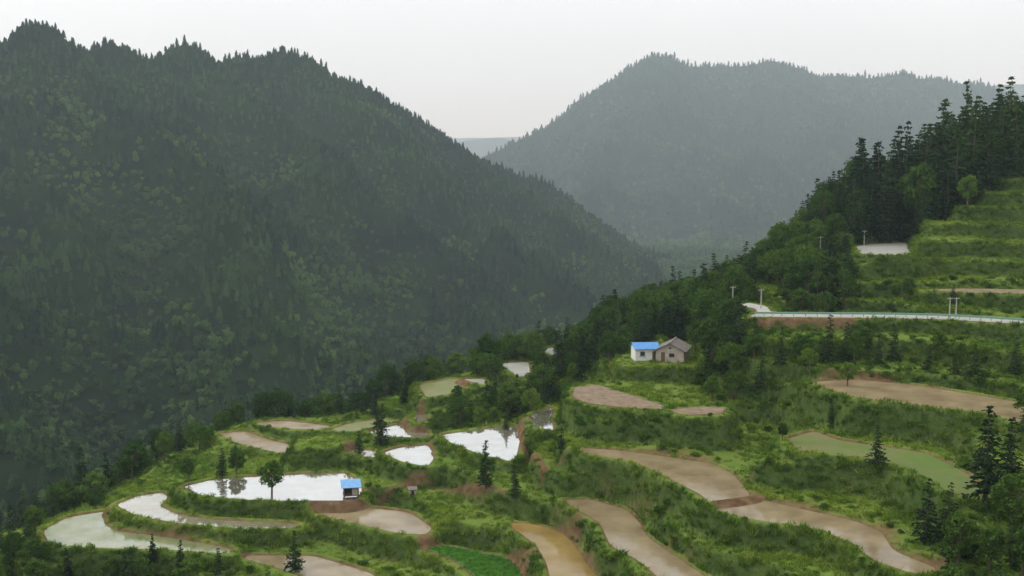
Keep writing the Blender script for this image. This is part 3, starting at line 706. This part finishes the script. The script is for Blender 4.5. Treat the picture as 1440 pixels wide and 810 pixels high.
# guardrail
rail=[at_z(u,v,-25.0) for u,v in [(1062,445),(1100,445.5),(1200,446),(1260,446.6),(1320,448),(1380,451),(1440,455),(1560,470)]]
M_rail=simple('guardrail_paint',(.16,.30,.22),.5,.1,2); g=empty('guardrail',rail[0])
pts=[]
for a,b in zip(rail[:-1],rail[1:]):
    m=int(np.linalg.norm(b-a)/2)+1; pts+=[a+(b-a)*i/m for i in range(m)]
pts.append(rail[-1]); pb=MB()
prof=[(0,.42),(.06,.5),(0,.58),(.06,.68),(0,.76),(-.03,.76),(-.03,.42)]
o=rail[0]; V=[];Fc=[]
for i,p in enumerate(pts):
    p=p+np.array([0,.25,0])
    V+=[(p[0]-o[0],p[1]-o[1]-dx,p[2]-o[2]+dz) for dx,dz in prof]
    if i:
        for k in range(7): Fc.append(((i-1)*7+k,(i-1)*7+(k+1)%7,i*7+(k+1)%7,i*7+k))
    pb.tube([(p[0]-o[0],p[1]-o[1]+.06,-.5),(p[0]-o[0],p[1]-o[1]+.06,.72)],[.06,.06],0,6)
part(g,'rail_beam',V,Fc,M_rail); m=pb.mesh('posts',[M_rail]); ob=bpy.data.objects.new('posts',m); scene.collection.objects.link(ob); ob.parent=g
# utility poles
M_pole=simple('pole_concrete',(.36,.34,.31),.8,.1,3)
for u,v,px in [(1030,434,32),(1070,434,28),(1153,362,30),(1195,348,18),(1335,448,30),(1344,448,30),(848,452,26),(1215,346,22)]:
    q=hit(u,v)
    if q is None or q[1]>300: continue
    Hp=px*q[1]/F; b_=MB(); b_.tube([(0,0,-.5),(0,0,Hp)],[.13,.08],0,8); b_.tube([(-.6,0,Hp*.93),(.6,0,Hp*.93)],[.05,.05],0,4)
    for s_ in(-.5,0,.5): b_.tube([(s_,0,Hp*.93),(s_,0,Hp*.93+.2)],[.04,.03],0,5)
    ob=bpy.data.objects.new('utility_pole',b_.mesh('utility_pole',[M_pole])); ob.location=(q[0],q[1],float(bil(q[0],q[1]))); ob.rotation_euler[2]=.4; scene.collection.objects.link(ob)

# ------------------------------------------------------------------ air haze (real scattering media: thin air everywhere, mist in the far valley)
def haze(name,y0,y1,top,dens,col):
    me=bpy.data.meshes.new(name); bm=bmesh.new(); bmesh.ops.create_cube(bm,size=1); bm.to_mesh(me); bm.free()
    ho=bpy.data.objects.new(name,me); scene.collection.objects.link(ho); ho.scale=(19000,y1-y0,top+200); ho.location=(0,(y0+y1)/2,(top-200)/2)
    m,nt,o=newmat(name+'_air'); vs=N(nt,'ShaderNodeVolumeScatter'); vs.inputs['Color'].default_value=(*col,1); vs.inputs['Density'].default_value=dens; vs.inputs['Anisotropy'].default_value=.2
    nt.links.new(vs.outputs[0],o.inputs['Volume']); me.materials.append(m)
haze('haze',-350,13150,360,.000125,(.74,.90,1))
haze('valley_mist',1760,3240,345,.00021,(.78,.92,1))

# ------------------------------------------------------------------ light
EL=math.radians(40); AZ=math.radians(-66)   # azimuth from +Y, negative = left
sd_=Vector((math.sin(AZ)*math.cos(EL),math.cos(AZ)*math.cos(EL),math.sin(EL)))
sl=bpy.data.lights.new('sun','SUN'); sl.energy=1.5; sl.angle=math.radians(10); sl.color=(1,.95,.88)
so=bpy.data.objects.new('sun',sl); scene.collection.objects.link(so); so.rotation_euler=(-sd_).to_track_quat('-Z','Y').to_euler()
wd=bpy.data.worlds.new('World'); scene.world=wd; wd.use_nodes=True; nt=wd.node_tree; nt.nodes.clear()
out=nt.nodes.new('ShaderNodeOutputWorld'); bg=nt.nodes.new('ShaderNodeBackground'); bg.inputs[1].default_value=.1
sk=nt.nodes.new('ShaderNodeTexSky'); sk.sky_type='NISHITA'; sk.sun_disc=False; sk.sun_elevation=EL; sk.sun_rotation=AZ; sk.dust_density=4; sk.air_density=1.2
tc=nt.nodes.new('ShaderNodeTexCoord'); sp=nt.nodes.new('ShaderNodeSeparateXYZ'); nt.links.new(tc.outputs['Generated'],sp.inputs[0])
r_=ramp(nt,sp.outputs[2],0.05,.8)
cl_=mixc(nt,r_,(9.5,9.95,10.2),(17.6,17.7,17.6))
nz=noise(nt,2.2,5,.55,tc.outputs['Generated']); cl2=mixc(nt,1.0,cl_,mixc(nt,ramp(nt,nz,.3,.7),(.95,.957,.965),(1.03,1.03,1.03)),'MULTIPLY')
fin=mixc(nt,.93,sk.outputs[0],cl2); nt.links.new(fin,bg.inputs[0]); nt.links.new(bg.outputs[0],out.inputs[0])

# ------------------------------------------------------------------ camera
cd=bpy.data.cameras.new('camera'); cam=bpy.data.objects.new('camera',cd); scene.collection.objects.link(cam); cam.location=(0,0,0); cam.rotation_euler=(math.pi/2-TH,0,0)
cd.sensor_width=36; cd.lens=36*F/1440; cd.clip_end=30000; cd.clip_start=.5; scene.camera=cam
print('done',time.time()-T0)
